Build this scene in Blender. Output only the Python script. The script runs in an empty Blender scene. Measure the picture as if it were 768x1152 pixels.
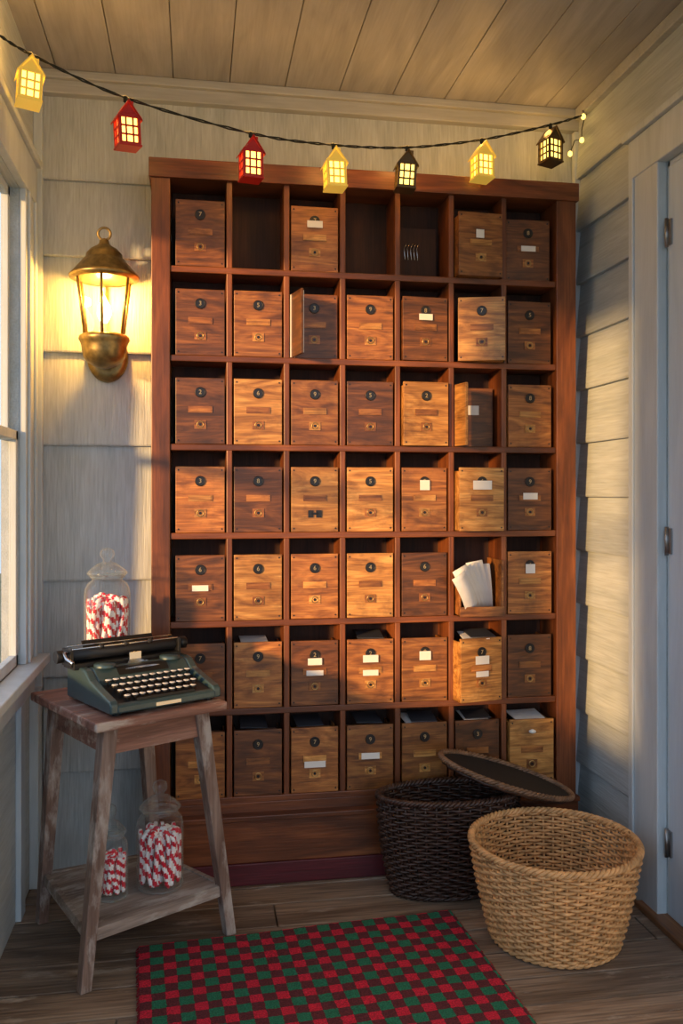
import bpy, math, random
from mathutils import Vector, Matrix
random.seed(7)
S = bpy.context.scene
pi = math.pi
S.view_settings.view_transform = 'Standard'
S.view_settings.look = 'None'

# ------------------------------------------------------------------ materials
def newmat(name):
    m = bpy.data.materials.new(name); m.use_nodes = True
    nt = m.node_tree
    return m, nt, nt.nodes, nt.links, nt.nodes['Principled BSDF']

def simple(name, col, rough=.5, metal=0, emit=None, es=0, noise=0.0, nscale=20, bump=0.0, coat=0):
    m, nt, N, L, B = newmat(name)
    B.inputs['Base Color'].default_value = (*col, 1)
    B.inputs['Roughness'].default_value = rough
    B.inputs['Metallic'].default_value = metal
    B.inputs['Coat Weight'].default_value = coat
    if emit:
        B.inputs['Emission Color'].default_value = (*emit, 1)
        B.inputs['Emission Strength'].default_value = es
    if noise or bump:
        tc = N.new('ShaderNodeTexCoord'); n = N.new('ShaderNodeTexNoise')
        n.inputs['Scale'].default_value = nscale; n.inputs['Detail'].default_value = 6
        L.new(tc.outputs['Object'], n.inputs['Vector'])
        r = N.new('ShaderNodeValToRGB')
        r.color_ramp.elements[0].position = .3; r.color_ramp.elements[1].position = .7
        r.color_ramp.elements[0].color = (*[c*(1-noise) for c in col], 1)
        r.color_ramp.elements[1].color = (*[min(1, c*(1+noise)) for c in col], 1)
        L.new(n.outputs['Fac'], r.inputs['Fac']); L.new(r.outputs['Color'], B.inputs['Base Color'])
        if bump:
            b = N.new('ShaderNodeBump'); b.inputs['Strength'].default_value = bump; b.inputs['Distance'].default_value = .003
            L.new(n.outputs['Fac'], b.inputs['Height']); L.new(b.outputs['Normal'], B.inputs['Normal'])
    return m

def wood(name, c0, c1, c2, grain='x', sc=1.0, rough=.5, bump=.3, streak=.35, wear=None, wearamt=.55, vary=0.0, coat=0.0, fig=1.6, wsc=(5, 16), wsoft=.12):
    m, nt, N, L, B = newmat(name)
    B.inputs['Roughness'].default_value = rough
    B.inputs['Coat Weight'].default_value = coat
    B.inputs['Coat Roughness'].default_value = .3
    tc = N.new('ShaderNodeTexCoord')
    oi = N.new('ShaderNodeObjectInfo')
    mu = N.new('ShaderNodeMath'); mu.operation = 'MULTIPLY'; mu.inputs[1].default_value = 17.0
    L.new(oi.outputs['Random'], mu.inputs[0])
    ad = N.new('ShaderNodeVectorMath'); ad.operation = 'ADD'
    L.new(tc.outputs['Object'], ad.inputs[0]); L.new(mu.outputs[0], ad.inputs[1])
    def mp(lo, hi):
        k = N.new('ShaderNodeMapping')
        v = [hi*sc]*3; v['xyz'.index(grain)] = lo*sc
        k.inputs['Scale'].default_value = v
        L.new(ad.outputs[0], k.inputs['Vector']); return k
    k1 = mp(1.6, 9); n1 = N.new('ShaderNodeTexNoise')
    n1.inputs['Scale'].default_value = 1.0; n1.inputs['Detail'].default_value = 7; n1.inputs['Distortion'].default_value = fig
    L.new(k1.outputs[0], n1.inputs['Vector'])
    r = N.new('ShaderNodeValToRGB'); e = r.color_ramp.elements
    e[0].position = .3; e[0].color = (*c0, 1); e[1].position = .72; e[1].color = (*c2, 1)
    x = e.new(.5); x.color = (*c1, 1)
    L.new(n1.outputs['Fac'], r.inputs['Fac'])
    k2 = mp(7, 150); n2 = N.new('ShaderNodeTexNoise'); n2.inputs['Scale'].default_value = 1.0; n2.inputs['Detail'].default_value = 4
    L.new(k2.outputs[0], n2.inputs['Vector'])
    mr = N.new('ShaderNodeMapRange'); mr.inputs['From Min'].default_value = .3; mr.inputs['From Max'].default_value = .7
    mr.inputs['To Min'].default_value = 1-streak; mr.inputs['To Max'].default_value = 1+streak*.35
    L.new(n2.outputs['Fac'], mr.inputs['Value'])
    mx = N.new('ShaderNodeVectorMath'); mx.operation = 'SCALE'
    L.new(r.outputs['Color'], mx.inputs[0]); L.new(mr.outputs[0], mx.inputs['Scale'])
    out = mx.outputs[0]
    if wear:
        n3 = N.new('ShaderNodeTexNoise'); n3.inputs['Scale'].default_value = 1; n3.inputs['Detail'].default_value = 8; n3.inputs['Roughness'].default_value = .65
        k3 = mp(*wsc); L.new(k3.outputs[0], n3.inputs['Vector'])
        m3 = N.new('ShaderNodeMapRange'); m3.inputs['From Min'].default_value = wearamt; m3.inputs['From Max'].default_value = wearamt+wsoft
        L.new(n3.outputs['Fac'], m3.inputs['Value'])
        mi = N.new('ShaderNodeMixRGB'); mi.inputs['Color2'].default_value = (*wear, 1)
        L.new(m3.outputs[0], mi.inputs['Fac']); L.new(out, mi.inputs['Color1']); out = mi.outputs[0]
    if vary:
        mv = N.new('ShaderNodeMapRange'); mv.inputs['To Min'].default_value = 1-vary; mv.inputs['To Max'].default_value = 1+vary
        L.new(oi.outputs['Random'], mv.inputs['Value'])
        vs = N.new('ShaderNodeVectorMath'); vs.operation = 'SCALE'
        L.new(out, vs.inputs[0]); L.new(mv.outputs[0], vs.inputs['Scale']); out = vs.outputs[0]
    L.new(out, B.inputs['Base Color'])
    b = N.new('ShaderNodeBump'); b.inputs['Strength'].default_value = bump; b.inputs['Distance'].default_value = .003
    L.new(n2.outputs['Fac'], b.inputs['Height']); L.new(b.outputs['Normal'], B.inputs['Normal'])
    return m

def glassmat(name, tint=(1, 1, 1), base=.04, edge=.55, blend=.35, power=1.0, edge_sheen=0.0):
    m = bpy.data.materials.new(name); m.use_nodes = True
    nt = m.node_tree; N = nt.nodes; L = nt.links; N.clear()
    o = N.new('ShaderNodeOutputMaterial'); mix = N.new('ShaderNodeMixShader')
    t = N.new('ShaderNodeBsdfTransparent'); t.inputs['Color'].default_value = (*tint, 1)
    g = N.new('ShaderNodeBsdfGlossy'); g.inputs['Roughness'].default_value = .03
    surf = g.outputs[0]
    if edge_sheen:
        d = N.new('ShaderNodeBsdfDiffuse'); d.inputs['Color'].default_value = (.72, .80, .80, 1)  # pale colour painted in as edge sheen so the glass outline reads
        mh = N.new('ShaderNodeMixShader'); mh.inputs['Fac'].default_value = edge_sheen
        L.new(g.outputs[0], mh.inputs[1]); L.new(d.outputs[0], mh.inputs[2]); surf = mh.outputs[0]
    lw = N.new('ShaderNodeLayerWeight'); lw.inputs['Blend'].default_value = blend
    pw = N.new('ShaderNodeMath'); pw.operation = 'POWER'; pw.inputs[1].default_value = power
    L.new(lw.outputs['Facing'], pw.inputs[0])
    mr = N.new('ShaderNodeMapRange'); mr.inputs['To Min'].default_value = base; mr.inputs['To Max'].default_value = edge
    L.new(pw.outputs[0], mr.inputs['Value'])
    L.new(mr.outputs[0], mix.inputs['Fac']); L.new(t.outputs[0], mix.inputs[1]); L.new(surf, mix.inputs[2])
    L.new(mix.outputs[0], o.inputs['Surface'])
    return m

FR = ((.10, .029, .009), (.20, .058, .017), (.33, .105, .031))
FW = dict(wear=(.05, .018, .008), wearamt=.56, wsc=(3, 9), wsoft=.3)
M_frame_z = wood('cherry_frame_z', *FR, 'z', 1, .42, .3, coat=.1, **FW)
M_frame_x = wood('cherry_frame_x', *FR, 'x', 1, .42, .3, coat=.1, **FW)
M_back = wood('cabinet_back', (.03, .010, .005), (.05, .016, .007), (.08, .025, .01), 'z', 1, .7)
BW = dict(wear=(.07, .025, .010), wearamt=.52, wsc=(6, 8), wsoft=.30)
BOX = {  # own wood variety, with lit and shaded boxes also painted into the tones
 'd': wood('box_wood_dark', (.065, .022, .007), (.155, .052, .014), (.29, .105, .028), 'x', 1.5, .42, .25, vary=.25, fig=4, coat=.15, **BW),
 'm': wood('box_wood_mid', (.15, .050, .012), (.36, .130, .030), (.56, .24, .060), 'x', 1.5, .42, .25, vary=.30, fig=4, coat=.15, **BW),
 'l': wood('box_wood_light', (.28, .11, .024), (.55, .25, .060), (.78, .42, .125), 'x', 1.5, .42, .25, vary=.20, fig=4, coat=.15, **BW),
}
M_maroon = wood('maroon_paint', (.07, .006, .010), (.11, .010, .016), (.14, .016, .022), 'x', 1, .5)
M_disc = simple('black_enamel', (.012, .010, .010), .35)
M_brass = simple('aged_brass', (.50, .33, .13), .35, .9, noise=.3, nscale=60)
M_brass_l = simple('lantern_brass', (.26, .19, .08), .38, .9, noise=.4, nscale=40)
M_digit = simple('numeral_brass', (.55, .40, .2), .4, .5)
M_label = simple('paper_label', (.85, .83, .78), .8)
M_paper = simple('paper_sheet', (.80, .80, .80), .85, noise=.06, nscale=30)
M_pdark = simple('magazine_cover', (.05, .055, .07), .4)
M_siding_b = wood('siding_paint_back', (.42, .475, .485), (.49, .545, .555), (.55, .605, .615), 'z', 1, .5, .9, streak=.18)
M_siding_r = wood('siding_paint_side', (.41, .475, .495), (.48, .545, .565), (.54, .605, .625), 'y', 1, .48, .7, streak=.16)
M_trim = wood('trim_paint', (.48, .555, .595), (.54, .615, .655), (.60, .675, .715), 'z', 1, .5, .2, streak=.06)
M_door = wood('door_paint', (.45, .56, .67), (.49, .60, .71), (.53, .64, .75), 'z', 1, .45, .15, streak=.05)
M_ceil = wood('ceiling_paint', (.30, .30, .31), (.37, .37, .38), (.43, .43, .44), 'y', 1, .48, .3, streak=.1)
M_crown = wood('crown_paint', (.36, .38, .38), (.43, .45, .45), (.49, .51, .51), 'x', 1, .45, .3, streak=.1)
FL = [wood('floor_wood_%d' % i, *cs, 'x', .8, .6, .7, streak=.5, wear=w, wearamt=.57) for i, (cs, w) in enumerate([
    (((.15, .095, .06), (.29, .20, .135), (.42, .31, .22)), (.48, .39, .31)),
    (((.18, .11, .07), (.34, .235, .16), (.47, .35, .25)), (.52, .43, .34)),
    (((.12, .08, .055), (.24, .17, .12), (.36, .275, .205)), (.43, .36, .29))])]
M_tabletop = wood('tabletop_worn', (.13, .055, .038), (.26, .115, .08), (.38, .20, .145), 'x', 1, .5, .5, wear=(.50, .41, .34), wearamt=.50)
M_leg = wood('leg_weathered', (.13, .07, .05), (.24, .16, .125), (.36, .27, .22), 'z', 1, .7, .6, wear=(.44, .39, .35), wearamt=.50)
M_shelf = wood('shelf_weathered', (.18, .13, .10), (.31, .25, .21), (.43, .37, .32), 'x', 1, .7, .6, wear=(.50, .47, .43), wearamt=.5)
M_tw = simple('typewriter_enamel', (.042, .080, .088), .32, .2, noise=.12, nscale=300, bump=.25, coat=.3)
M_black = simple('black_metal', (.012, .013, .015), .4, .3)
M_rubber = simple('platen_rubber', (.015, .015, .016), .55)
M_chrome = simple('chrome', (.6, .6, .6), .18, 1)
M_key = simple('key_cap_cream', (.76, .74, .68), .35)
M_glass = glassmat('jar_glass', (.975, .99, .985), .045, .95, .40, 2.0, .30)
M_pane = glassmat('window_glass', (.97, .98, 1), .03, .3)
M_lglass = glassmat('lantern_glass', (1, .97, .9), .03, .35)
M_white = simple('candy_white', (.93, .91, .90), .3)
M_red = simple('candy_red', (.66, .008, .035), .3)
M_wick = simple('wicker_natural', (.62, .35, .145), .5, noise=.35, nscale=35, bump=.3)
M_wickd = simple('wicker_dark', (.050, .024, .016), .42, noise=.5, nscale=35, bump=.3)
M_wickb = simple('wicker_brown', (.20, .11, .06), .45, noise=.5, nscale=35, bump=.3)
M_lining = simple('black_lining', (.008, .007, .008), .75)
M_wire = simple('wire_dark', (.015, .02, .015), .6)
M_gold = simple('ornament_gold', (.80, .55, .10), .4, .3, emit=(1, .60, .08), es=.35)  # faint emission makes the gold shell look lit through by its bulb
M_redp = simple('ornament_red', (.55, .02, .015), .4, .1)
M_dk = simple('ornament_bronze', (.14, .09, .04), .4, .6)
M_glow = simple('warm_bulb_glow', (1, .6, .1), .5, emit=(1, .64, .13), es=3.2)
M_flame = simple('lantern_bulb_glow', (1, .8, .5), .5, emit=(1, .70, .25), es=16)
M_thresh = wood('threshold_wood', (.16, .07, .03), (.26, .12, .05), (.36, .18, .08), 'y')
M_iron = simple('hinge_steel', (.3, .3, .3), .35, .9)
M_ground = simple('ground_grass', (.10, .13, .07), .9, noise=.4, nscale=3)

# ------------------------------------------------------------------ builder
class MB:
    def __init__(s, *mats):
        s.v = []; s.f = []; s.mi = []; s.sm = []; s.mats = list(mats); s.M = Matrix.Identity(4)
    def add(s, vs, fs, mi=0, sm=False):
        o = len(s.v)
        s.v += [tuple(s.M @ Vector(p)) for p in vs]
        for f in fs:
            s.f.append([i+o for i in f]); s.mi.append(mi); s.sm.append(sm)
    def box(s, a, b, mi=0, R=None):
        (x0, y0, z0), (x1, y1, z1) = a, b
        vs = [(x0, y0, z0), (x1, y0, z0), (x1, y1, z0), (x0, y1, z0), (x0, y0, z1), (x1, y0, z1), (x1, y1, z1), (x0, y1, z1)]
        if R is not None: vs = [R @ Vector(p) for p in vs]
        s.add(vs, [(3, 2, 1, 0), (4, 5, 6, 7), (0, 1, 5, 4), (1, 2, 6, 5), (2, 3, 7, 6), (3, 0, 4, 7)], mi)
    def cbox(s, c, d, mi=0, R=None):
        a = [-k/2 for k in d]; b = [k/2 for k in d]
        T = Matrix.Translation(c) @ (R.to_4x4() if R is not None else Matrix.Identity(4))
        s.box(a, b, mi, T)
    def tube(s, pts, r, n=8, mi=0, closed=False, cap=True, twistmat=None):
        pts = [Vector(p) for p in pts]; k = len(pts)
        rr = r if isinstance(r, (list, tuple)) else [r]*k
        vs = []; fs = []; prev = None
        for i, p in enumerate(pts):
            if closed: t = pts[(i+1) % k]-pts[i-1]
            else: t = pts[min(i+1, k-1)]-pts[max(i-1, 0)]
            t.normalize()
            if prev is None:
                up = Vector((0, 0, 1)) if abs(t.z) < .9 else Vector((1, 0, 0))
                a = t.cross(up).normalized()
            else:
                a = (prev-t*prev.dot(t)).normalized()
            prev = a; b = t.cross(a)
            for j in range(n):
                q = 2*pi*j/n
                vs.append(p+(a*math.cos(q)+b*math.sin(q))*rr[i])
        m = k if closed else k-1
        mis = []
        for i in range(m):
            for j in range(n):
                i2 = (i+1) % k; j2 = (j+1) % n
                fs.append((i*n+j, i*n+j2, i2*n+j2, i2*n+j))
                mis.append(twistmat(i, j) if twistmat else mi)
        o = len(s.v); s.add(vs, fs, mi, True)
        if twistmat: s.mi[-len(fs):] = mis
        if cap and not closed:
            s.f.append([o+j for j in range(n)][::-1]); s.mi.append(mi); s.sm.append(False)
            s.f.append([o+(k-1)*n+j for j in range(n)]); s.mi.append(mi); s.sm.append(False)
    def lathe(s, prof, n=32, c=(0, 0, 0), mi=0, sm=True, ph=0, sx=1, sy=1, capb=False, capt=False):
        vs = []; fs = []; k = len(prof)
        for (r, z) in prof:
            for j in range(n):
                q = 2*pi*j/n+ph
                vs.append((c[0]+r*sx*math.cos(q), c[1]+r*sy*math.sin(q), c[2]+z))
        for i in range(k-1):
            for j in range(n):
                j2 = (j+1) % n
                fs.append((i*n+j, i*n+j2, (i+1)*n+j2, (i+1)*n+j))
        s.add(vs, fs, mi, sm)
        if capb: s.add(vs[:n], [tuple(range(n))[::-1]], mi, False)
        if capt: s.add(vs[-n:], [tuple(range(n))], mi, False)
    def prism(s, prof, x0, x1, mi=0):   # profile in (y,z), extruded along x
        n = len(prof)
        vs = [(x0, p[0], p[1]) for p in prof]+[(x1, p[0], p[1]) for p in prof]
        fs = [tuple(range(n)), tuple(range(2*n-1, n-1, -1))]
        for i in range(n):
            j = (i+1) % n; fs.append((j, i, i+n, j+n))
        s.add(vs, fs, mi)
    def build(s, name, parent=None, bevel=0, seg=2, loc=None, rot=None):
        me = bpy.data.meshes.new(name); me.from_pydata(s.v, [], s.f)
        for m in s.mats: me.materials.append(m)
        me.polygons.foreach_set('material_index', s.mi); me.polygons.foreach_set('use_smooth', s.sm)
        me.update()
        o = bpy.data.objects.new(name, me); S.collection.objects.link(o)
        if parent: o.parent = parent
        if loc: o.location = loc
        if rot: o.rotation_euler = rot
        if bevel:
            b = o.modifiers.new('bevel', 'BEVEL'); b.width = bevel; b.segments = seg; b.limit_method = 'ANGLE'; b.angle_limit = math.radians(40)
        return o

def empty(name, loc=(0, 0, 0), rz=0):
    o = bpy.data.objects.new(name, None); S.collection.objects.link(o)
    o.location = loc; o.rotation_euler = (0, 0, rz); o.empty_display_size = .1
    return o

XL, XR, YB, ZC = -.559, 1.475, 3.224, 2.831
YF = -.6      # front edge of the floor boards
YW = .25      # front edge of walls and ceiling (open porch side)
# ------------------------------------------------------------------ room shell
mb = MB(*FL)
y = YF
while y < YB+.06:
    w = random.choice([.125, .14, .14, .15]); x = XL-.1
    cuts = sorted(random.uniform(XL, XR) for _ in range(1)) + [XR+.1]
    for c in cuts:
        dz = random.uniform(-.002, 0.0)
        mb.box((x, y+.003, -.03), (c-.002, min(y+w-.003, YB+.08), dz), random.randrange(3)); x = c+.002
    y += w
mb.build('floor', bevel=.0025)

mb = MB(M_ceil)
x = XL-.12
while x < XR+.12:
    mb.box((x+.0012, YW, ZC), (x+.1988, YB+.08, ZC+.02)); x += .20
mb.box((XL-.15, YW, ZC+.02), (XR+.15, YB+.08, ZC+.06))
mb.build('ceiling', bevel=.0025)

def clap_back(mb, x0, x1, bounds):
    for a, b in zip(bounds[:-1], bounds[1:]):
        mb.prism([(YB, a), (YB, b), (YB-.006, b), (YB-.024, a+.006), (YB-.022, a)], x0, x1)
mb = MB(M_siding_b)
mb.box((XL-.1, YB, 0), (XR+.1, YB+.08, ZC))
clap_back(mb, XL, XR, [0, .36, .70, 1.04, 1.52, 1.85, 2.19, 2.46, ZC])
mb.build('wall_back')

def clap_right(mb, y0, y1, bounds):
    for a, b in zip(bounds[:-1], bounds[1:]):
        pr = [(XR, a), (XR, b), (XR-.006, b), (XR-.024, a+.006), (XR-.022, a)]
        n = 5
        vs = [(p[0], y0, p[1]) for p in pr]+[(p[0], y1, p[1]) for p in pr]
        fs = [tuple(range(n))[::-1], tuple(range(n, 2*n))]
        for i in range(n):
            j = (i+1) % n; fs.append((i, j, j+n, i+n))
        mb.add(vs, fs)
DY0, DY1, DZ = 1.62, 2.555, 2.40
mb = MB(M_siding_r)
mb.box((XR, DY1, 0), (XR+.08, YB, ZC)); mb.box((XR, YW, 0), (XR+.08, DY0, ZC)); mb.box((XR, DY0, DZ), (XR+.08, DY1, ZC))
bz = [.11+.2045*i for i in range(13)]
clap_right(mb, 2.735, YB-.02, [0]+bz+[ZC])
clap_right(mb, YW, 1.44, [0]+bz+[ZC])
clap_right(mb, 1.44, 2.735, [2.53, bz[12], ZC])
mb.build('wall_right')

WIN = [(1.62, 2.93), (.98, 1.45)]  # second window is unseen, added and sized to let sun onto the right wall
WZ0, WZ1 = .80, 2.33
mb = MB(M_siding_r)
for a, b in [(YW, .98), (1.45, 1.62), (2.93, YB)]:  # unseen pier between the windows is placed to shade the last cabinet column
    mb.box((XL-.055, a, WZ0), (XL, b, WZ1))
mb.box((XL-.055, YW, 0), (XL, YB, WZ0)); mb.box((XL-.055, YW, WZ1), (XL, YB, ZC))
mb.build('wall_left')
for wi, (a, b) in enumerate(WIN):
    e = empty('window_%d' % (wi+1))  # the second one is the added sun opening, out of view
    mb = MB(M_trim)
    b2 = b+(.17 if wi == 0 else .07)
    a2 = a-.07
    mb.box((XL, b, WZ0), (XL+.022, b2, WZ1+.12)); mb.box((XL, a2, WZ0), (XL+.022, a, WZ1+.12))
    mb.box((XL, a2-.005, WZ1), (XL+.026, b2+.005, WZ1+.13)); mb.box((XL, a2-.01, WZ1+.13), (XL+.04, b2+.01, WZ1+.155))
    if wi == 0:
        mb.box((XL+.022, b+.02, WZ0), (XL+.032, b+.04, WZ1)); mb.box((XL+.022, b2-.04, WZ0), (XL+.032, b2-.02, WZ1))
    mb.build('casing', e, .003)
    mb = MB(M_trim)
    mb.box((XL-.055, a2-.03, WZ0-.03), (XL+.065, min(b2+.03, YB-.03), WZ0)); mb.box((XL, a2, WZ0-.12), (XL+.02, b2, WZ0-.03))
    mb.build('sill', e, .004)
    mb = MB(M_trim)
    mid = 1.53
    for (x0, x1, z0, z1) in [(XL-.025, XL-.003, WZ0, mid+.02), (XL-.050, XL-.028, mid-.01, WZ1)]:
        for p, q in [((x0, a, z0), (x1, a+.03, z1)), ((x0, b-.03, z0), (x1, b, z1)),
                     ((x0, a, z0), (x1, b, z0+.035)), ((x0, a, z1-.03), (x1, b, z1))]:
            mb.box(p, q)
    mb.build('sashes', e, .002)
    mb = MB(M_pane)
    mb.box((XL-.016, a+.025, WZ0+.03), (XL-.012, b-.025, mid)); mb.box((XL-.041, a+.025, mid+.02), (XL-.037, b-.025, WZ1-.03))
    mb.build('glass_panes', e)
mb = MB(M_trim)
for yy in [.9, 1.55, 2.2, 2.87]:
    mb.box((XL, yy, .0), (XL+.018, yy+.07, WZ0-.121))
mb.build('trim_2', bevel=.003)
mb = MB(M_trim); mb.box((XL, 3.10, 0), (XL+.03, YB-.024, WZ0-.125)); mb.box((XL, YB-.05, 0), (XL+.03, YB-.024, ZC)); mb.build('trim_3', bevel=.003)
mb = MB(M_crown)
mb.box((XL, YB-.045, ZC-.075), (XR, YB-.0, ZC)); mb.box((XL, YB-.065, ZC-.03), (XR, YB-.04, ZC))
mb.build('trim_1', bevel=.004)
mb = MB(M_trim)
mb.box((XR-.03, YB-.05, 0), (XR-.0, YB-.022, ZC-.08)); mb.build('trim_4', bevel=.003)
mb = MB(M_crown); mb.box((XR-.035, YW, ZC-.045), (XR, YB-.065, ZC)); mb.build('trim_5', bevel=.004)

# door
e = empty('door_1')
mb = MB(M_trim)
X0 = XR-.034
mb.box((X0, DY1, 0), (XR+.0, 2.735, DZ+.12)); mb.box((X0, DY0-.18, 0), (XR, DY0, DZ+.12)); mb.box((X0-.004, DY0-.18, DZ), (XR, 2.738, DZ+.13))
mb.box((X0-.02, DY0-.2, DZ+.13), (XR, 2.755, DZ+.155))
mb.box((X0-.008, 2.70, 0), (X0, 2.73, DZ)); 
mb.box((XR, DY1-.02, 0), (XR+.06, DY1, DZ)); mb.box((XR, DY0, DZ-.02), (XR+.06, DY1, DZ))
mb.build('door_casing', e, .004)
mb = MB(M_door)
mb.box((XR-.005, DY0+.01, .02), (XR+.032, DY1-.022, DZ-.022))
for z0, z1 in [(.15, .9), (1.05, 2.25)]:
    for a, b in [(DY0+.12, DY0+.42), (DY0+.52, DY1-.14)]:
        mb.box((XR-.011, a, z0), (XR-.004, b, z1))
mb.build('door_slab', e, .004)
mb = MB(M_iron)
for z in (.25, 1.20, 2.17):
    mb.tube([(XR-.014, DY1-.02, z-.045), (XR-.014, DY1-.02, z+.045)], .006, 10)
    mb.box((XR-.012, DY1-.040, z-.04), (XR-.004, DY1-.02, z+.04))
mb.tube([(XR-.005, DY0+.07, 1.0), (XR-.06, DY0+.07, 1.0)], .01, 10)
mb.lathe([(.001, -.028), (.02, -.02), (.028, 0), (.02, .02), (.001, .028)], 16, (XR-.07, DY0+.07, 1.0))
mb.build('door_hinges_and_knob', e)
mb = MB(M_thresh); mb.box((XR-.06, DY0-.1, 0), (XR+.03, DY1+.1, .018)); mb.build('threshold', e, .004)

# ------------------------------------------------------------------ cabinet
CY, CX0, CX1, CT = 3.04, -.1495, 1.387, 2.494
GX, PW, GZ, PH = -.084, .1992, .285, .306
cab = empty('pigeonhole_mailbox_cabinet')
mb = MB(M_frame_z, M_frame_x, M_back, M_maroon)
YK = YB-.026
mb.box((CX0, CY-.006, 0), (GX-.002, YK, CT), 0); mb.box((GX+7*PW+.0, CY-.006, 0), (CX1, YK, CT), 0)
mb.box((CX0-.008, CY-.016, CT-.066), (CX1+.008, YK, CT), 1)
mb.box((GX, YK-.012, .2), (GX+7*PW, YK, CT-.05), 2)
for c in range(1, 7):
    mb.box((GX+c*PW-.010, CY+.002, GZ), (GX+c*PW+.010, YK-.012, CT-.06), 0)
for r in range(0, 7):
    mb.box((GX-.002, CY, GZ+r*PH-.011), (GX+7*PW, YK-.012, GZ+r*PH+.011), 1)
mb.box((GX-.002, CY+.004, .235), (GX+7*PW, YK, .274), 1)
mb.box((CX0-.004, CY-.038, .222), (CX1+.002, CY+.02, .240), 1)
mb.box((CX0, CY-.026, .075), (CX1, CY-.003, .222), 1)
mb.box((CX0, CY-.032, 0), (CX1, CY-.003, .075), 3)
mb.build('cabinet_frame', cab, .003)

def wdigit(txt, loc, par):
    cu = bpy.data.curves.new('numeral', 'FONT'); cu.body = txt; cu.size = .021; cu.align_x = 'CENTER'; cu.align_y = 'CENTER'; cu.extrude = .0008
    cu.materials.append(M_digit)
    o = bpy.data.objects.new('numeral', cu); S.collection.objects.link(o); o.parent = par
    o.location = loc; o.rotation_euler = (pi/2, 0, 0)

def mailbox(r, c, tone='m', pull=0, rz=0, label=None, label2=None, knob=False, num=True, lock='n', rx=0, dxx=0):
    W, H, Dp, T = .167, .228, .135, .011
    x = GX+(c+.5)*PW; z = GZ+(6-r)*PH+.0115
    rr = random.Random(r*13+c*7)
    e = empty('mailbox_row%d_col%d' % (r+1, c+1), (x+dxx, CY+.007-pull-rr.uniform(0, .006), z), rz); e.parent = cab
    e.rotation_euler = (rx, 0, rz+rr.uniform(-.03, .03))
    b = MB(BOX[tone], M_disc, M_brass, M_label)
    b.box((-W/2, 0, 0), (W/2, T, H))
    b.box((-W/2, T, 0), (-W/2+.007, Dp, H-.012)); b.box((W/2-.007, T, 0), (W/2, Dp, H-.012))
    b.box((-W/2, Dp-.007, 0), (W/2, Dp, H-.03)); b.box((-W/2, T, 0), (W/2, Dp, .006))
    b.build('box', e, .0015)
    b = MB(BOX['l' if tone == 'm' else 'm'], M_disc, M_brass, M_label)
    b.box((-.041, -.004, .108), (.041, 0, .130)); b.box((-.036, -.0055, .112), (.036, -.004, .126))
    if num:
        b.tube([(0, 0, .178), (0, -.004, .178)], .0165, 20, 1)
        b.tube([(.0165*math.cos(t*2*pi/20), -.003, .178+.0165*math.sin(t*2*pi/20)) for t in range(20)], .0018, 6, 1, closed=True)
    if lock == 'n':
        b.box((-.020, -.003, .052), (.020, 0, .082), 0)
        b.tube([(.011*math.cos(t*2*pi/16), -.003, .067+.011*math.sin(t*2*pi/16)) for t in range(16)], .002, 6, 2, closed=True)
        b.tube([(0, 0, .067), (0, -.005, .067)], .005, 10, 1)
    elif lock == 'k':
        b.box((-.024, -.004, .050), (-.006, 0, .076), 1); b.box((.004, -.004, .050), (.024, 0, .076), 1); b.box((-.012, -.004, .06), (.014, 0, .068), 1)
    for sx in (-1, 1):
        for zz in (.012, H-.012):
            b.tube([(sx*.074, 0, zz), (sx*.074, -.0015, zz)], .003, 8, 1)
    if knob: b.lathe([(.003, 0), (.012, .004), (.013, .01), (.001, .016)], 16, (0, -.006, .178), 3)
    b.build('fittings', e)
    if label:
        b = MB(M_label)
        for L_ in ([label]+([label2] if label2 else [])):
            lx, lz, lw, lh = L_
            b.box((lx-lw/2, -.0075, lz-lh/2), (lx+lw/2, -.0058, lz+lh/2))
        b.build('label', e)
    if num: wdigit(str(random.choice([2, 3, 5, 6, 8, 9, 4, 7])), (0, -.0045, .178), e)
    return e

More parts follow.
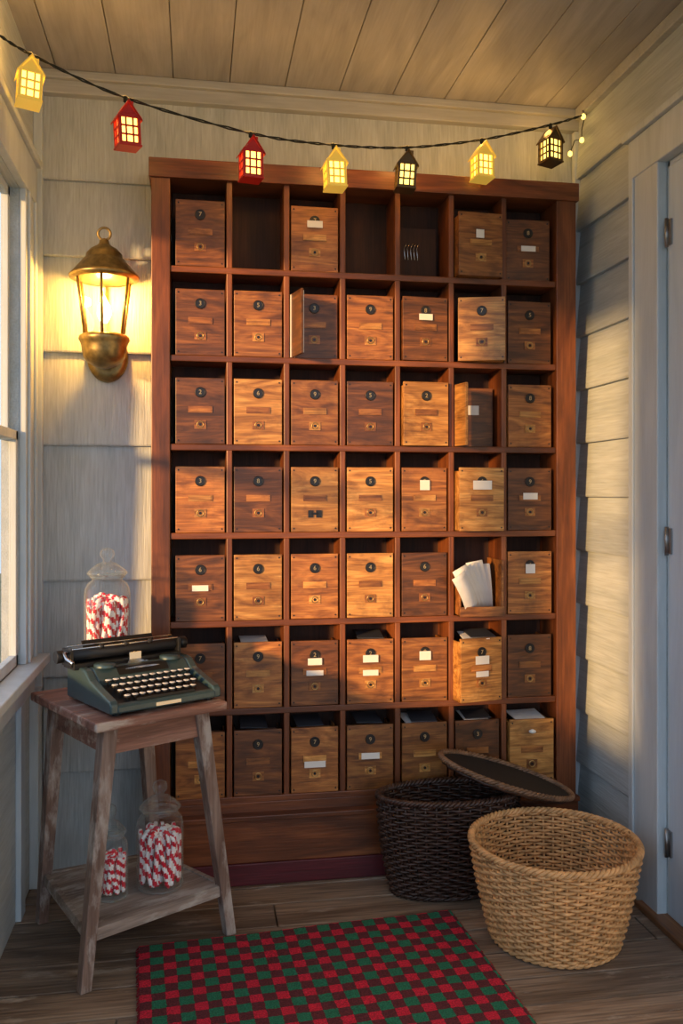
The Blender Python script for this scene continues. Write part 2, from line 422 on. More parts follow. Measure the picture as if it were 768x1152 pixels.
spec = {
 (0,0): dict(tone='d'), (0,2): dict(tone='m', label=(0, .165, .055, .024)),
 (0,5): dict(tone='m', pull=.035, rz=.05, label=(-.005, .15, .03, .03), num=False), (0,6): dict(tone='d', pull=-.02, label=(0, .12, .055, .02)),
 (1,0): dict(tone='d'), (1,1): dict(tone='m'), (1,2): dict(tone='d', pull=-.015), (1,3): dict(tone='m'), (1,4): dict(tone='d', rz=.06, pull=.012, label=(0, .155, .05, .022)),
 (1,5): dict(tone='l', pull=.045, rz=-.25), (1,6): dict(tone='d'),
 (2,0): dict(tone='d'), (2,1): dict(tone='l'), (2,2): dict(tone='m'), (2,3): dict(tone='d'), (2,4): dict(tone='l', pull=.02, rz=.07), (2,6): dict(tone='m'),
 (3,0): dict(tone='m'), (3,1): dict(tone='d'), (3,2): dict(tone='l', lock='k'), (3,3): dict(tone='l'), (3,4): dict(tone='m', label=(0, .165, .036, .036)),
 (3,5): dict(tone='l', pull=.045, label=(0, .165, .07, .032), rz=.02), (3,6): dict(tone='d', label=(0, .125, .055, .024)),
 (4,0): dict(tone='d', label=(0, .115, .055, .02)), (4,1): dict(tone='l'), (4,2): dict(tone='m'), (4,3): dict(tone='l'), (4,4): dict(tone='d'),
 (4,6): dict(tone='m', label=(0, .165, .036, .034)),
 (5,0): dict(tone='d'), (5,1): dict(tone='m'), (5,2): dict(tone='d', label=(0, .155, .05, .024), label2=(0, .115, .06, .018)),
 (5,3): dict(tone='m', label=(0, .16, .055, .026), label2=(0, .11, .055, .02)), (5,4): dict(tone='m', label=(0, .165, .042, .032)),
 (5,5): dict(tone='l', pull=.045, rz=.20, label=(0, .15, .055, .03), label2=(0, .10, .05, .02)), (5,6): dict(tone='d'),
 (6,0): dict(tone='m'), (6,1): dict(tone='d'), (6,2): dict(tone='m', label=(0, .10, .075, .022)), (6,3): dict(tone='m', label=(0, .12, .065, .022)),
 (6,4): dict(tone='m'), (6,5): dict(tone='d'), (6,6): dict(tone='l', pull=.02, knob=True, num=False),
}
for (r, c), k in spec.items():
    mailbox(r, c, **k)

def cell(r, c): return GX+(c+.5)*PW, GZ+(6-r)*PH+.0115
x, z = cell(1, 2)
b = MB(BOX['d'], M_label); b.box((0, 0, 0), (.100, .009, .222)); b.box((.002, .009, .004), (.098, .012, .216), 1); b.box((-.003, -.004, .0), (.0, .014, .22), 1)
b.build('open_flap', cab, .001, loc=(x-.083, CY-.0, z), rot=(0, 0, -1.35))
x, z = cell(2, 5)
b = MB(BOX['l'], M_label); b.box((0, 0, 0), (.085, .010, .222)); 
b.build('open_flap', cab, .001, loc=(x-.088, CY-.0, z), rot=(0, 0, -1.40))
b = MB(BOX['d'], M_label, M_pdark); b.box((-.07, .07, 0), (.08, .14, .22)); b.box((-.02, .0675, .12), (.026, .0695, .155), 1)
b.build('recessed_box', cab, .002, loc=(x, CY, z))
x, z = cell(0, 4)
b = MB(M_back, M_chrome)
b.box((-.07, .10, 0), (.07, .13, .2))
for i in range(5):
    b.tube([(-.05+i*.012, .095, .08), (-.055+i*.012, .09, .12), (-.045+i*.012, .094, .14)], .0015, 6, 1)
b.build('dark_folder', cab, .001, loc=(x, CY, z))
# opened box with letters
x, z = cell(4, 5)
b = MB(BOX['m'], M_back)
b.box((-.083, -.05, 0), (.083, -.04, .035)); b.box((-.083, -.04, 0), (-.076, .12, .10)); b.box((.076, -.04, 0), (.083, .12, .2)); b.box((-.083, -.04, 0), (.083, .12, .006))
b.build('letter_tray', cab, .0015, loc=(x, CY, z))
lt = empty('letters'); lt.parent = cab; lt.location = (x, CY, z)
for i, (dx, ang, tl, hh, yy) in enumerate([(-.048, .52, .10, .150, -.034), (-.030, .46, .08, .172, -.026), (-.012, .40, .06, .168, -.016), (.004, .30, .05, .172, -.002), (.018, .20, .05, .178, .012), (.032, .08, .04, .165, .026)]):
    b = MB(M_paper)
    n = 8
    vs = []
    for j in range(n+1):
        f = j/n; bow = .010*math.sin(f*pi)
        for sx in (-.022, .040): vs.append((sx, -bow, f*hh))
    b.add(vs, [(2*j, 2*j+1, 2*j+3, 2*j+2) for j in range(n)], 0, True)
    o = b.build('letter', lt, loc=(dx*.75, yy, .018), rot=(tl, -ang, .30-.10*i))
    sd = o.modifiers.new('s', 'SOLIDIFY'); sd.thickness = .0012
random.seed(3)
for (r, c, kind) in [(5,1,0),(5,5,0),(5,5,1),(6,2,1),(6,4,1),(6,4,0),(6,5,0),(6,5,1),(6,6,0),(6,6,0),(6,3,1),(6,1,1),(5,3,1)]:
    x, z = cell(r, c)
    b = MB(M_paper if kind == 0 else M_pdark)
    b.box((-.050, 0, 0), (.045, .105, .003))
    b.build('mail', cab, loc=(x+random.uniform(-.015, .015), CY+.012+random.uniform(0, .02)-spec[(r, c)].get('pull', 0), z+.222+kind*.006), rot=(random.uniform(.04, .14), random.uniform(-.05, .05), random.uniform(-.12, .12)))

# ------------------------------------------------------------------ wall lantern
lan = empty('wall_lantern', (-.309, 3.082, 0))
b = MB(M_brass_l)
zb, zt, rb, rt = 1.886, 2.088, .070, .096
hexp = lambda r, z: [(r*math.cos(pi/3*i+pi/6), r*math.sin(pi/3*i+pi/6), z) for i in range(6)]
Bt, Tp = hexp(rb, zb), hexp(rt, zt)
for i in range(6):
    b.tube([Bt[i], Tp[i]], .0055, 6)
    b.tube([Bt[i], Bt[(i+1) % 6]], .006, 6); b.tube([Tp[i], Tp[(i+1) % 6]], .006, 6)
b.lathe([(.098, 2.080), (.116, 2.086), (.118, 2.094), (.108, 2.104), (.088, 2.128), (.070, 2.150), (.062, 2.156), (.060, 2.170), (.046, 2.186), (.026, 2.198), (.018, 2.206), (.016, 2.216), (.008, 2.222), (.001, 2.226)], 30, (0, 0, 0))
b.lathe([(.0, 2.084), (.098, 2.082)], 30)
b.tube([(.021*math.cos(t*pi/10), 0, 2.240+.021*math.sin(t*pi/10)) for t in range(20)], .0045, 8, closed=True)
b.lathe([(.001, zb+.006), (.076, zb+.006), (.084, zb), (.086, zb-.010), (.080, zb-.020), (.076, zb-.032), (.074, zb-.050), (.070, zb-.068), (.058, zb-.086), (.036, zb-.100), (.016, zb-.107), (.001, zb-.110)], 30)
b.build('brass_frame', lan)
b = MB(M_brass_l)
b.M = Matrix.Translation((0, .114, 1.835)) @ Matrix.Rotation(pi/2, 4, 'X')
b.lathe([(.001, .018), (.050, .018), (.066, .012), (.072, .0), (.072, -.004)], 36, (0, 0, 0), sx=1, sy=1.25)
b.M = Matrix.Identity(4)
b.tube([(0, .10, 1.82), (0, .06, 1.81), (0, .03, 1.815), (0, .01, 1.83)], .014, 10)
b.build('wall_plate', lan)
b = MB(M_lglass)
for i in range(6):
    j = (i+1) % 6; b.add([Bt[i], Bt[j], Tp[j], Tp[i]], [(0, 1, 2, 3)])
b.build('glass', lan)
b = MB(M_key, M_flame)
b.lathe([(.014, zb+.004), (.014, zb+.045), (.001, zb+.046)], 16)
b.lathe([(.008, zb+.045), (.018, zb+.062), (.024, zb+.080), (.021, zb+.105), (.009, zb+.128), (.001, zb+.142)], 16, mi=1)
b.build('candle_bulb', lan)

def pl(name, loc, e, col, r=.02, par=None):
    l = bpy.data.lights.new(name, 'POINT'); l.energy = e; l.color = col; l.shadow_soft_size = r
    o = bpy.data.objects.new(name, l); S.collection.objects.link(o); o.location = loc
    if par: o.parent = par
    return o
pl('lantern_bulb_light', (0, 0, zb+.165), 17, (1, .48, .09), .02, lan)

# ------------------------------------------------------------------ string lights
st = empty('house_string_lights')
pts = [(-.552, 2.552, 2.635), (-.459, 2.576, 2.592), (-.2047, 2.644, 2.519), (.1706, 2.743, 2.480), (.4446, 2.816, 2.490), (.710, 2.8865, 2.527), (1.0006, 2.964, 2.604), (1.2895, 3.040, 2.708), (1.445, 3.082, 2.775)]
def catmull(P, n=10):
    P = [Vector(p) for p in P]; out = []
    for i in range(len(P)-1):
        p0 = P[max(i-1, 0)]; p1 = P[i]; p2 = P[i+1]; p3 = P[min(i+2, len(P)-1)]
        for k in range(n):
            t = k/n
            out.append(.5*((2*p1)+(-p0+p2)*t+(2*p0-5*p1+4*p2-p3)*t*t+(-p0+3*p1-3*p2+p3)*t**3))
    out.append(P[-1]); return out
b = MB(M_wire, M_iron)
cp = catmull(pts)
for ph in (0, pi):
    b.tube([p+Vector((0, .003*math.cos(i*1.3+ph), .003*math.sin(i*1.3+ph))) for i, p in enumerate(cp)], .0024, 6)
b.tube([(1.451, 3.082, 2.775), (1.44, 3.082, 2.775), (1.435, 3.082, 2.790)], .004, 8, 1)
b.tube([(-.559, 2.552, 2.635), (-.545, 2.552, 2.635), (-.54, 2.552, 2.65)], .004, 8, 1)
b.tube([(1.445, 3.082, 2.775), (1.435, 3.09, 2.72), (1.44, 3.10, 2.69), (1.43, 3.14, 2.70), (1.42, 3.16, 2.66)], .002, 6, 0)
b.build('wire', st)
b = MB(M_glow)
for p in [(1.437, 3.08, 2.765), (1.44, 3.10, 2.685), (1.42, 3.16, 2.655)]:
    b.lathe([(.001, -.01), (.007, -.006), (.009, 0), (.007, .008), (.001, .013)], 12, p)
b.build('mini_bulbs', st)
kinds = [M_gold, M_redp, M_redp, M_gold, M_dk, M_gold, M_dk]
rots = [.3, .35, .2, .1, -.05, .15, .3]
for i, k in enumerate(kinds):
    p = pts[i+1]
    b = MB(k, k, M_glow, M_wire)
    W, H, R = .056, .078, .046
    w = W/2
    b.box((-w+.004, -w+.004, -H-.060), (w-.004, w-.004, -.062), 2)
    zt_, zb_ = -.060, -H-.062
    for sx in (-1, 1):
        for sy in (-1, 1):
            b.cbox((sx*w, sy*w, (zt_+zb_)/2), (.008, .008, zt_-zb_), 0)
    for z_ in (zb_, zb_+H*.34, zb_+H*.66, zt_):
        hgt = .011 if z_ in (zb_, zt_) else .005
        for s_ in (-1, 1):
            b.cbox((0, s_*w, z_), (W, .005, hgt), 0); b.cbox((s_*w, 0, z_), (.005, W, hgt), 0)
    for q in (-.25, .25):
        for s_ in (-1, 1):
            b.cbox((q*W*.75, s_*w, (zt_+zb_)/2), (.005, .005, H), 0); b.cbox((s_*w, q*W*.75, (zt_+zb_)/2), (.005, .005, H), 0)
    b.box((-w-.006, -w-.006, zb_-.007), (w+.006, w+.006, zb_-.001), 0)
    b.add([(-w, -w, zt_), (w, -w, zt_), (0, -w, zt_+R*.8), (-w, w, zt_), (w, w, zt_), (0, w, zt_+R*.8)], [(0, 1, 2), (5, 4, 3)], 1)
    ov = w+.008
    for sx in (-1, 1):
        a = Vector((sx*(w+.010), 0, zt_-.008)); c_ = Vector((0, 0, zt_+R))
        vs = []
        for yy in (-ov, ov):
            vs += [(a.x, yy, a.z), (c_.x, yy, c_.z), (c_.x, yy, c_.z-.006), (a.x, yy, a.z-.006)]
        fs = [(0, 1, 2, 3), (7, 6, 5, 4), (0, 4, 5, 1), (1, 5, 6, 2), (2, 6, 7, 3), (3, 7, 4, 0)]
        b.add(vs, fs, 1)
    b.box((.010, -.006, zt_+.01), (.022, .008, zt_+R+.004), 1)
    b.tube([(0, 0, zt_+R-.004), (0, 0, -.003)], .003, 6, 3)
    b.lathe([(.007, -.012), (.007, .002), (.003, .006)], 10, (0, 0, 0), 3)
    b.build('house_light', st, .001, 1, loc=p, rot=(random.uniform(-.05, .05), random.uniform(-.08, .08), rots[i]))
    pl('house_glow', (p[0], p[1]+.02, p[2]+(.03 if i < 6 else -.02)), 1.0 if i < 6 else .7, (1, .50, .12), .03, st)

# ------------------------------------------------------------------ table
ang = math.radians(30)
F = Vector((-.263, 2.413)); U = Vector((math.cos(ang), math.sin(ang))); V = Vector((-math.sin(ang), math.cos(ang)))
def T2(u, v): p = F+U*u+V*v; return p.x, p.y
TU, TV, TZ = .412, .49, .73
tab = empty('side_table', (F.x, F.y, 0), ang)
def tolocal(x, y): d = Vector((x, y))-F; return d.dot(U), d.dot(V)
b = MB(M_tabletop)
b.box((0, 0, TZ-.026), (TU, TV*.34-.0015, TZ)); b.box((0, TV*.34, TZ-.026), (TU, TV*.68-.0015, TZ)); b.box((0, TV*.68, TZ-.026), (TU, TV, TZ))
b.build('table_top', tab, .005)
b = MB(M_tabletop)
i_ = .05
for (a, c) in [((i_, i_-.0), (TU-i_, i_+.02)), ((i_, TV-i_-.02), (TU-i_, TV-i_)), ((i_, i_), (i_+.02, TV-i_)), ((TU-i_-.02, i_), (TU-i_, TV-i_))]:
    b.box((a[0], a[1], TZ-.105), (c[0], c[1], TZ-.026))
b.build('apron', tab, .002)
feetw = [(-.299, 2.445), (.102, 2.692), (-.478, 2.862), (-.125, 2.955)]
tops = [(i_+.012, i_+.012), (TU-i_-.012, i_+.012), (i_+.012, TV-i_-.012), (TU-i_-.012, TV-i_-.012)]
legs_at = {}
for n, (fw, tp) in enumerate(zip(feetw, tops)):
    fu = tolocal(*fw); b = MB(M_leg)
    vs = []
    for (cx, cy, z, s_) in [(fu[0], fu[1], 0, .016), (tp[0], tp[1], TZ-.027, .022)]:
        vs += [(cx-s_, cy-s_, z), (cx+s_, cy-s_, z), (cx+s_, cy+s_, z), (cx-s_, cy+s_, z)]
    b.add(vs, [(3, 2, 1, 0), (4, 5, 6, 7), (0, 1, 5, 4), (1, 2, 6, 5), (2, 3, 7, 6), (3, 0, 4, 7)])
    b.build('leg_%d' % (n+1), tab, .003)
    f = .15/(TZ-.027); legs_at[n] = (fu[0]+(tp[0]-fu[0])*f, fu[1]+(tp[1]-fu[1])*f)
b = MB(M_shelf)
q = [legs_at[0], legs_at[1], legs_at[3], legs_at[2]]
vs = [(p[0], p[1], .135) for p in q]+[(p[0], p[1], .155) for p in q]
b.add(vs, [(3, 2, 1, 0), (4, 5, 6, 7), (0, 1, 5, 4), (1, 2, 6, 5), (2, 3, 7, 6), (3, 0, 4, 7)])
for (p, r_) in [(q[0], q[1]), (q[0], q[3]), (q[1], q[2]), (q[3], q[2])]:
    d = Vector((r_[0]-p[0], r_[1]-p[1], 0)); L_ = d.length; m_ = Vector(((p[0]+r_[0])/2, (p[1]+r_[1])/2, .143))
    b.cbox(m_, (L_-.03, .016, .034), 0, Matrix.Rotation(math.atan2(d.y, d.x), 3, 'Z'))
b.build('lower_shelf', tab, .002)

# ------------------------------------------------------------------ candy jars
def jar(loc, R, H, fill, nst, seed):
    e = empty('candy_jar', loc)
    rnd = random.Random(seed)
    b = MB(M_glass)
    bh = H*.74
    nr = R*.66
    prof = [(.001, .002), (R*.9, .002), (R*.985, .010), (R, .024), (R, bh*.84), (R*.97, bh*.90), (R*.86, bh*.95), (nr, bh*.98), (nr, bh), (nr*1.12, bh+.004), (nr*1.12, bh+.010)]
    b.lathe(prof, 48)
    lz = bh+.010
    b.lathe([(.001, lz), (nr*1.25, lz), (nr*1.3, lz+.006), (nr*1.25, lz+.012), (nr*1.05, lz+.022), (nr*.65, lz+.036), (nr*.3, lz+.042), (nr*.24, lz+.048),
             (nr*.42, lz+.056), (nr*.50, lz+.068), (nr*.42, lz+.080), (nr*.15, lz+.087), (.001, lz+.088)], 40)
    # glass beads: foot ring, neck ring and lid rim
    for rr_, zz_ in ((R*.93, .006), (nr*1.10, bh+.006), (nr*1.28, lz+.006)):
        b.tube([(rr_*math.cos(2*pi*t/40), rr_*math.sin(2*pi*t/40), zz_) for t in range(40)], .0035, 6, closed=True)
    b.build('glass', e)
    b = MB(M_white, M_red)
    top = bh*fill
    zb0 = max(.014, top-.175)
    def cane(p0, p1, rr, hook, hd):
        n = 22
        P = [p0.lerp(p1, i/n) for i in range(n+1)]
        if hook:
            d = (p1-p0).normalized(); h = hd-d*hd.dot(d); h.normalize(); R_ = .013; c = p1+h*R_
            for t in range(1, 8):
                q_ = pi*t/8*1.05
                P.append(c-h*R_*math.cos(q_)+d*R_*math.sin(q_))
        m_ = len(P)
        b.tube(P, [rr*.6]+[rr]*(m_-2)+[rr*.7], 12, 0, twistmat=lambda i, j, s_=rnd.random(): 1 if ((i/6.0+j/12+s_) % 1) < .46 else 0)
    for k in range(nst):
        rr = rnd.uniform(.0066, .0080)
        a = 2*pi*k*.618
        ro = R-.012
        ring = (k % 3)
        r0 = ro*(.96, .60, .25)[ring]; r1 = ro*(1.0, .75, .4)[ring]
        a2 = a+rnd.choice([-1, 1])*rnd.uniform(.1, .9)
        z0 = zb0+rnd.uniform(0, .01); hk = rnd.random() < .4
        zl = top*rnd.uniform(.90, 1.0)-(.014 if hk else 0)
        p0 = Vector((r0*math.cos(a), r0*math.sin(a), z0)); p1 = Vector((r1*math.cos(a2), r1*math.sin(a2), zl))
        cane(p0, p1, rr, hk, Vector((-math.cos(a2), -math.sin(a2), 0)))
    if zb0 > .02:
        for k in range(nst):
            a = 2*pi*k*.618; ro = R-.012; a2 = a+rnd.choice([-1, 1])*rnd.uniform(.3, 1.0)
            cane(Vector((ro*.95*math.cos(a), ro*.95*math.sin(a), .014)), Vector((ro*math.cos(a2), ro*math.sin(a2), zb0+.01)), .0075, False, None)
    b.build('candy_sticks', e)
    return e
jx, jy = T2(.222, .419); jar((jx, jy, TZ), .072, .470, .84, 48, 1)
jar((-.107, 2.705, .155), .070, .305, .80, 46, 2)
jar((-.246, 2.655, .155), .048, .240, .76, 24, 3)

# ------------------------------------------------------------------ typewriter
tx, ty = T2(.055, .038)
tw = empty('typewriter', (tx, ty, TZ), ang)
W = .355
b = MB(M_tw, M_black, M_chrome)
z0 = .008
b.prism([(.0, z0), (.0, .030), (.008, .034), (.140, .062), (.140, z0)][::-1], .026, W-.026, 1)
ch = [(-.006, z0), (-.006, .034), (.004, .044), (.05, .056), (.135, .080), (.165, .103), (.18, .107), (.285, .107), (.297, .098), (.300, z0)]
b.prism(ch[::-1], 0, .027); b.prism(ch[::-1], W-.027, W)
b.prism([(-.008, z0), (-.008, .026), (-.002, .034), (.010, .036), (.010, z0)][::-1], .02, W-.02)
co = [(.136, z0), (.136, .078), (.165, .103), (.18, .107), (.205, .107), (.205, .085), (.268, .085), (.268, .107), (.285, .107), (.297, .098), (.300, z0)]
b.prism(co[::-1], .026, W-.026)
b.build('body', tw, .006, 3)
b = MB(M_black, M_chrome, M_tw)
b.prism([(.141, .0840), (.158, .1005), (.160, .103), (.200, .109), (.200, .107), (.150, .09)][::-1], W*.27, W*.73)
for i in range(25):
    a = (i-12)/12*1.0
    p0 = Vector((W/2+math.sin(a)*.070, .146+ .02*(1-math.cos(a)), .096)); p1 = Vector((W/2+math.sin(a)*.025, .20, .112))
    b.tube([p0, p1], .0013, 5, 1)
for sx in (.07, W-.07):
    b.lathe([(.032, .105), (.032, .113), (.028, .116), (.001, .117)], 28, (sx, .185, 0), 2)
b.box((W/2-.04, -.0095, .014), (W/2+.04, -.0078, .024), 1)
for (fx, fy) in [(.03, .02), (W-.03, .02), (.03, .28), (W-.03, .28)]:
    b.lathe([(.012, 0), (.012, .010)], 14, (fx, fy, 0), 0, capb=True)
b.build('type_basket', tw)
b = MB(M_key, M_black, M_chrome)
for r in range(4):
    yk = .026+r*.0275; zk = .044+r*.0105
    cnt = [10, 11, 11, 12][r]; off = [.012, .005, .0, -.008][r]
    for k in range(cnt):
        xk = .054+off+k*.0234
        b.lathe([(.0100, zk), (.0104, zk+.003), (.0096, zk+.0055)], 14, (xk, yk, 0), 1)
        b.lathe([(.0094, zk+.0055), (.0084, zk+.0072), (.001, zk+.0066)], 14, (xk, yk, 0), 0)
        b.box((xk-.0015, yk-.001, zk-.016), (xk+.0015, yk+.004, zk), 1)
b.box((.085, .002, .036), (W-.085, .013, .0425), 1)
b.build('keys', tw)
b = MB(M_black, M_chrome, M_rubber, M_tw)
cx0, cx1 = -.035, W-.010
b.box((cx0+.02, .208, .100), (cx1-.01, .285, .118), 0)
b.box((cx0+.015, .268, .118), (cx1-.005, .280, .150), 3)
b.tube([(cx0+.02, .243, .139), (cx1-.01, .243, .139)], .0185, 24, 2)
for xx in (cx0+.012, cx1-.014):
    b.box((xx, .215, .108), (xx+.010, .280, .158), 0)
b.tube([(cx0-.022, .243, .139), (cx0+.0, .243, .139)], .019, 20, 0); b.tube([(cx0-.002, .243, .139), (cx0+.016, .243, .139)], .008, 12, 1)
b.tube([(cx1+.004, .243, .139), (cx1+.026, .243, .139)], .019, 20, 0); b.tube([(cx1-.008, .243, .139), (cx1+.006, .243, .139)], .008, 12, 1)
b.tube([(cx0+.02, .221, .160), (cx1-.012, .221, .160)], .0028, 8, 1)
b.tube([(cx0+.02, .262, .163), (cx1-.012, .262, .163)], .0022, 8, 1)
for xx in (.07, .15, .23): b.tube([(xx, .221, .160), (xx+.012, .221, .160)], .007, 12, 2)
b.tube([(cx0+.01, .225, .150), (cx0-.012, .205, .155), (cx0-.02, .165, .145), (cx0-.012, .135, .135)], [.004, .004, .0045, .006], 8, 1)
b.prism([(.268, .150), (.286, .172), (.290, .172), (.274, .148)][::-1], .04, W-.08, 0)
b.box((W/2-.02, .202, .108), (W/2+.02, .212, .135), 1)
b.build('carriage', tw, .0015, 1)

# ------------------------------------------------------------------ baskets
def wicker(name, loc, rx0, ry0, rx1, ry1, H, n, rows, tr, mat, belly=.0, rz=0, inner=None, pw=1.0):
    e = empty(name, loc, rz)
    def rad(f):
        k = f**pw
        bl = belly*math.sin(f*pi)
        return rx0+(rx1-rx0)*k+bl, ry0+(ry1-ry0)*k+bl
    b = MB(mat)
    seg = n*4
    for r in range(rows):
        f = (r+.5)/rows; z = .008+f*(H-.02); rx, ry = rad(f); P = []
        jit = random.uniform(-.0008, .0008)
        for j in range(seg):
            q = 2*pi*j/seg; o = tr*1.15*math.cos(n/2*q+pi*r)
            P.append(((rx+o+jit)*math.cos(q), (ry+o+jit)*math.sin(q), z+.0006*math.sin(5*q+r)))
        b.tube(P, tr*.95, 6, closed=True)
    b.build('weave', e)
    b = MB(mat)
    for k in range(n):
        q = 2*pi*k/n
        P = []
        for i in range(9):
            f = i/8; rx, ry = rad(f); P.append((rx*math.cos(q), ry*math.sin(q), .006+f*(H-.012)))
        b.tube(P, tr*.8, 5)
    rx, ry = rad(1)
    for s_ in range(3):
        P = []; sg = 300
        for j in range(sg):
            q = 2*pi*j/sg; w = 30*q+s_*2*pi/3
            o = .0065*math.cos(w); P.append(((rx+o)*math.cos(q), (ry+o)*math.sin(q), H-.006+.0065*math.sin(w)))
        b.tube(P, .0058, 6, closed=True)
    rx, ry = rad(0)
    for s_ in range(2):
        P = []; sg = 200
        for j in range(sg):
            q = 2*pi*j/sg; w = 24*q+s_*pi
            o = .004*math.cos(w); P.append(((rx+o+.002)*math.cos(q), (ry+o+.002)*math.sin(q), .0095+.004*math.sin(w)))
        b.tube(P, .005, 6, closed=True)
    b.build('stakes_and_rim', e)
    b = MB(inner or mat)
    for i in range(1, int(rx0/.012)):
        fr = i*.012/rx0
        b.tube([(rx0*fr*math.cos(2*pi*j/60), ry0*fr*math.sin(2*pi*j/60), .014+.002*math.cos(8*2*pi*j/60+pi*i)) for j in range(60)], .0058, 5, closed=True)
    b.lathe([(.001, .010), (.985, .010)], 48, (0, 0, 0), 0, False, 0, rx0, ry0)
    b.build('base', e)
    return e
wicker('wicker_basket', (1.078, 2.515, .0), .188, .188, .250, .250, .298, 48, 27, .0053, M_wick, .003, pw=.88)
dk = wicker('dark_wicker_basket', (.852, 2.876, .0), .195, .094, .245, .122, .335, 40, 30, .0052, M_wickd, .006, pw=.8)
lid = empty('lid', (.205, -.004, .040+.335-.003)); lid.parent = dk; lid.rotation_euler = (math.radians(5), math.radians(18), 0)
b = MB(M_wickd, M_lining, M_wickb)
a_, b_ = .245, .130
for i in range(1, 20):
    fr = i/20
    b.tube([(a_*fr*math.cos(2*pi*j/90), b_*fr*math.sin(2*pi*j/90), -.007-.006*(1-fr*fr)+.0016*math.cos(18*2*pi*j/90+pi*i)) for j in range(90)], .0066, 5, 0, closed=True)
b.lathe([(.001, .003), (.97, .003)], 60, (0, 0, 0), 1, False, 0, a_, b_)
for s_ in range(3):
    P = []
    for j in range(260):
        q = 2*pi*j/260; w = 30*q+s_*2*pi/3; o = .005*math.cos(w); P.append(((a_+o)*math.cos(q), (b_+o)*math.sin(q), .005*math.sin(w)+.006))
    b.tube(P, .0056, 6, 2, closed=True)
b.build('lid_weave', lid)

# ------------------------------------------------------------------ rug
m, nt, N, L, B = newmat('plaid_wool')
tc = N.new('ShaderNodeTexCoord'); sp = N.new('ShaderNodeSeparateXYZ'); 
wn = N.new('ShaderNodeTexNoise'); wn.inputs['Scale'].default_value = 70; wn.inputs['Detail'].default_value = 3
L.new(tc.outputs['Object'], wn.inputs['Vector'])
off = N.new('ShaderNodeVectorMath'); off.operation = 'MULTIPLY_ADD'
off.inputs[1].default_value = (.007, .007, 0); L.new(wn.outputs['Color'], off.inputs[0]); L.new(tc.outputs['Object'], off.inputs[2])
L.new(off.outputs[0], sp.inputs[0])
def stripe(sock):
    a = N.new('ShaderNodeMath'); a.operation = 'MULTIPLY'; a.inputs[1].default_value = 1/.072; L.new(sock, a.inputs[0])
    f = N.new('ShaderNodeMath'); f.operation = 'FRACT'; L.new(a.outputs[0], f.inputs[0])
    g = N.new('ShaderNodeMath'); g.operation = 'GREATER_THAN'; g.inputs[1].default_value = .48; L.new(f.outputs[0], g.inputs[0]); return g
sx = stripe(sp.outputs['X']); sy = stripe(sp.outputs['Y'])
def mixc(fac, c1, c2):
    k = N.new('ShaderNodeMixRGB'); L.new(fac, k.inputs['Fac'])
    for s_, c in ((k.inputs['Color1'], c1), (k.inputs['Color2'], c2)):
        if isinstance(c, tuple): s_.default_value = (*c, 1)
        else: L.new(c, s_)
    return k.outputs[0]
r0 = mixc(sx.outputs[0], (.66, .012, .045), (.13, .018, .026))
r1 = mixc(sx.outputs[0], (.13, .018, .026), (.014, .19, .10))
cc = mixc(sy.outputs[0], r0, r1)
n2 = N.new('ShaderNodeTexNoise'); n2.inputs['Scale'].default_value = 260; n2.inputs['Detail'].default_value = 2
L.new(tc.outputs['Object'], n2.inputs['Vector'])
mr = N.new('ShaderNodeMapRange'); mr.inputs['From Min'].default_value = .3; mr.inputs['From Max'].default_value = .7; mr.inputs['To Min'].default_value = .45; mr.inputs['To Max'].default_value = 1.3
L.new(n2.outputs['Fac'], mr.inputs['Value'])
sc_ = N.new('ShaderNodeVectorMath'); sc_.operation = 'SCALE'; L.new(cc, sc_.inputs[0]); L.new(mr.outputs[0], sc_.inputs['Scale'])
L.new(sc_.outputs[0], B.inputs['Base Color']); B.inputs['Roughness'].default_value = .95
bp = N.new('ShaderNodeBump'); bp.inputs['Strength'].default_value = .9; bp.inputs['Distance'].default_value = .004
L.new(n2.outputs['Fac'], bp.inputs['Height']); L.new(bp.outputs['Normal'], B.inputs['Normal'])
M_rug = m
M_fr = simple('rug_fringe', (.30, .02, .03), .95)
b = MB(M_rug, M_fr)
RW, RD = .975, .90
nx, ny = 90, 80
vs = []
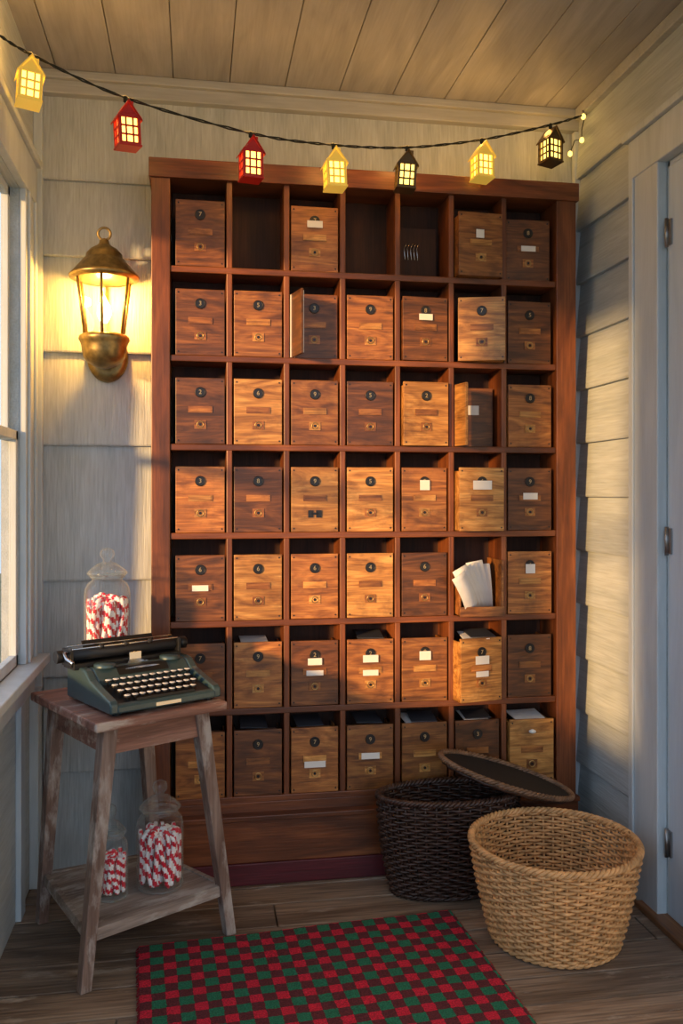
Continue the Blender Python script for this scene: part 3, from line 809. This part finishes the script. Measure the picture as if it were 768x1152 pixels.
for j in range(ny+1):
    for i in range(nx+1):
        xx = RW*i/nx; yy = -RD*j/ny
        vs.append((xx, yy, .011+.0012*math.sin(xx*13+yy*5)+random.uniform(-.0006, .0006)))
fs = [(j*(nx+1)+i, (j+1)*(nx+1)+i, (j+1)*(nx+1)+i+1, j*(nx+1)+i+1) for j in range(ny) for i in range(nx)]
b.add(vs, fs, 0, True)
b.box((0.001, -RD, .0005), (RW-.001, -.001, .0098), 0)
for i in range(300):
    xx = RW*random.random(); 
    b.tube([(xx, -.002, .008), (xx+random.uniform(-.004, .004), random.uniform(.004, .009), .002)], .0011, 4, 1)
for i in range(240):
    yy = -RD*random.random()
    for x_, s_ in ((0, -1), (RW, 1)):
        b.tube([(x_, yy, .008), (x_+s_*random.uniform(.004, .009), yy+random.uniform(-.004, .004), .002)], .0011, 4, 1)
b.build('plaid_rug', loc=(-.166, 2.638, 0), rot=(0, 0, math.radians(4.0)))

# ------------------------------------------------------------------ outside ground
b = MB(M_ground); b.box((-20, -20, -.5), (20, 20, -.4)); b.build('ground')
b = MB(FL[2]); b.box((XL-.15, YF, -.40), (XR+.15, YB+.1, -.031)); b.build('porch_foundation')

# ------------------------------------------------------------------ light
w = bpy.data.worlds.new('sky'); S.world = w; w.use_nodes = True
bg = w.node_tree.nodes['Background']; bg.inputs['Color'].default_value = (.62, .78, 1.0, 1); bg.inputs['Strength'].default_value = 1.5
sl = bpy.data.lights.new('evening_sun', 'SUN'); sl.energy = 8.0; sl.color = (1, .54, .18); sl.angle = math.radians(4.0)
so = bpy.data.objects.new('evening_sun', sl); S.collection.objects.link(so)
so.rotation_euler = Vector((.75, .64, -.13)).to_track_quat('-Z', 'Y').to_euler()

# ------------------------------------------------------------------ camera
cam = bpy.data.cameras.new('camera'); co_ = bpy.data.objects.new('camera', cam); S.collection.objects.link(co_)
cam.sensor_fit = 'VERTICAL'; cam.sensor_height = 24; cam.lens = 24*980/1152; cam.shift_y = -21/1152
co_.location = (0, 0, 1.35); co_.rotation_euler = (pi/2, 0, math.radians(-9.5))
cam.clip_start = .02
S.camera = co_
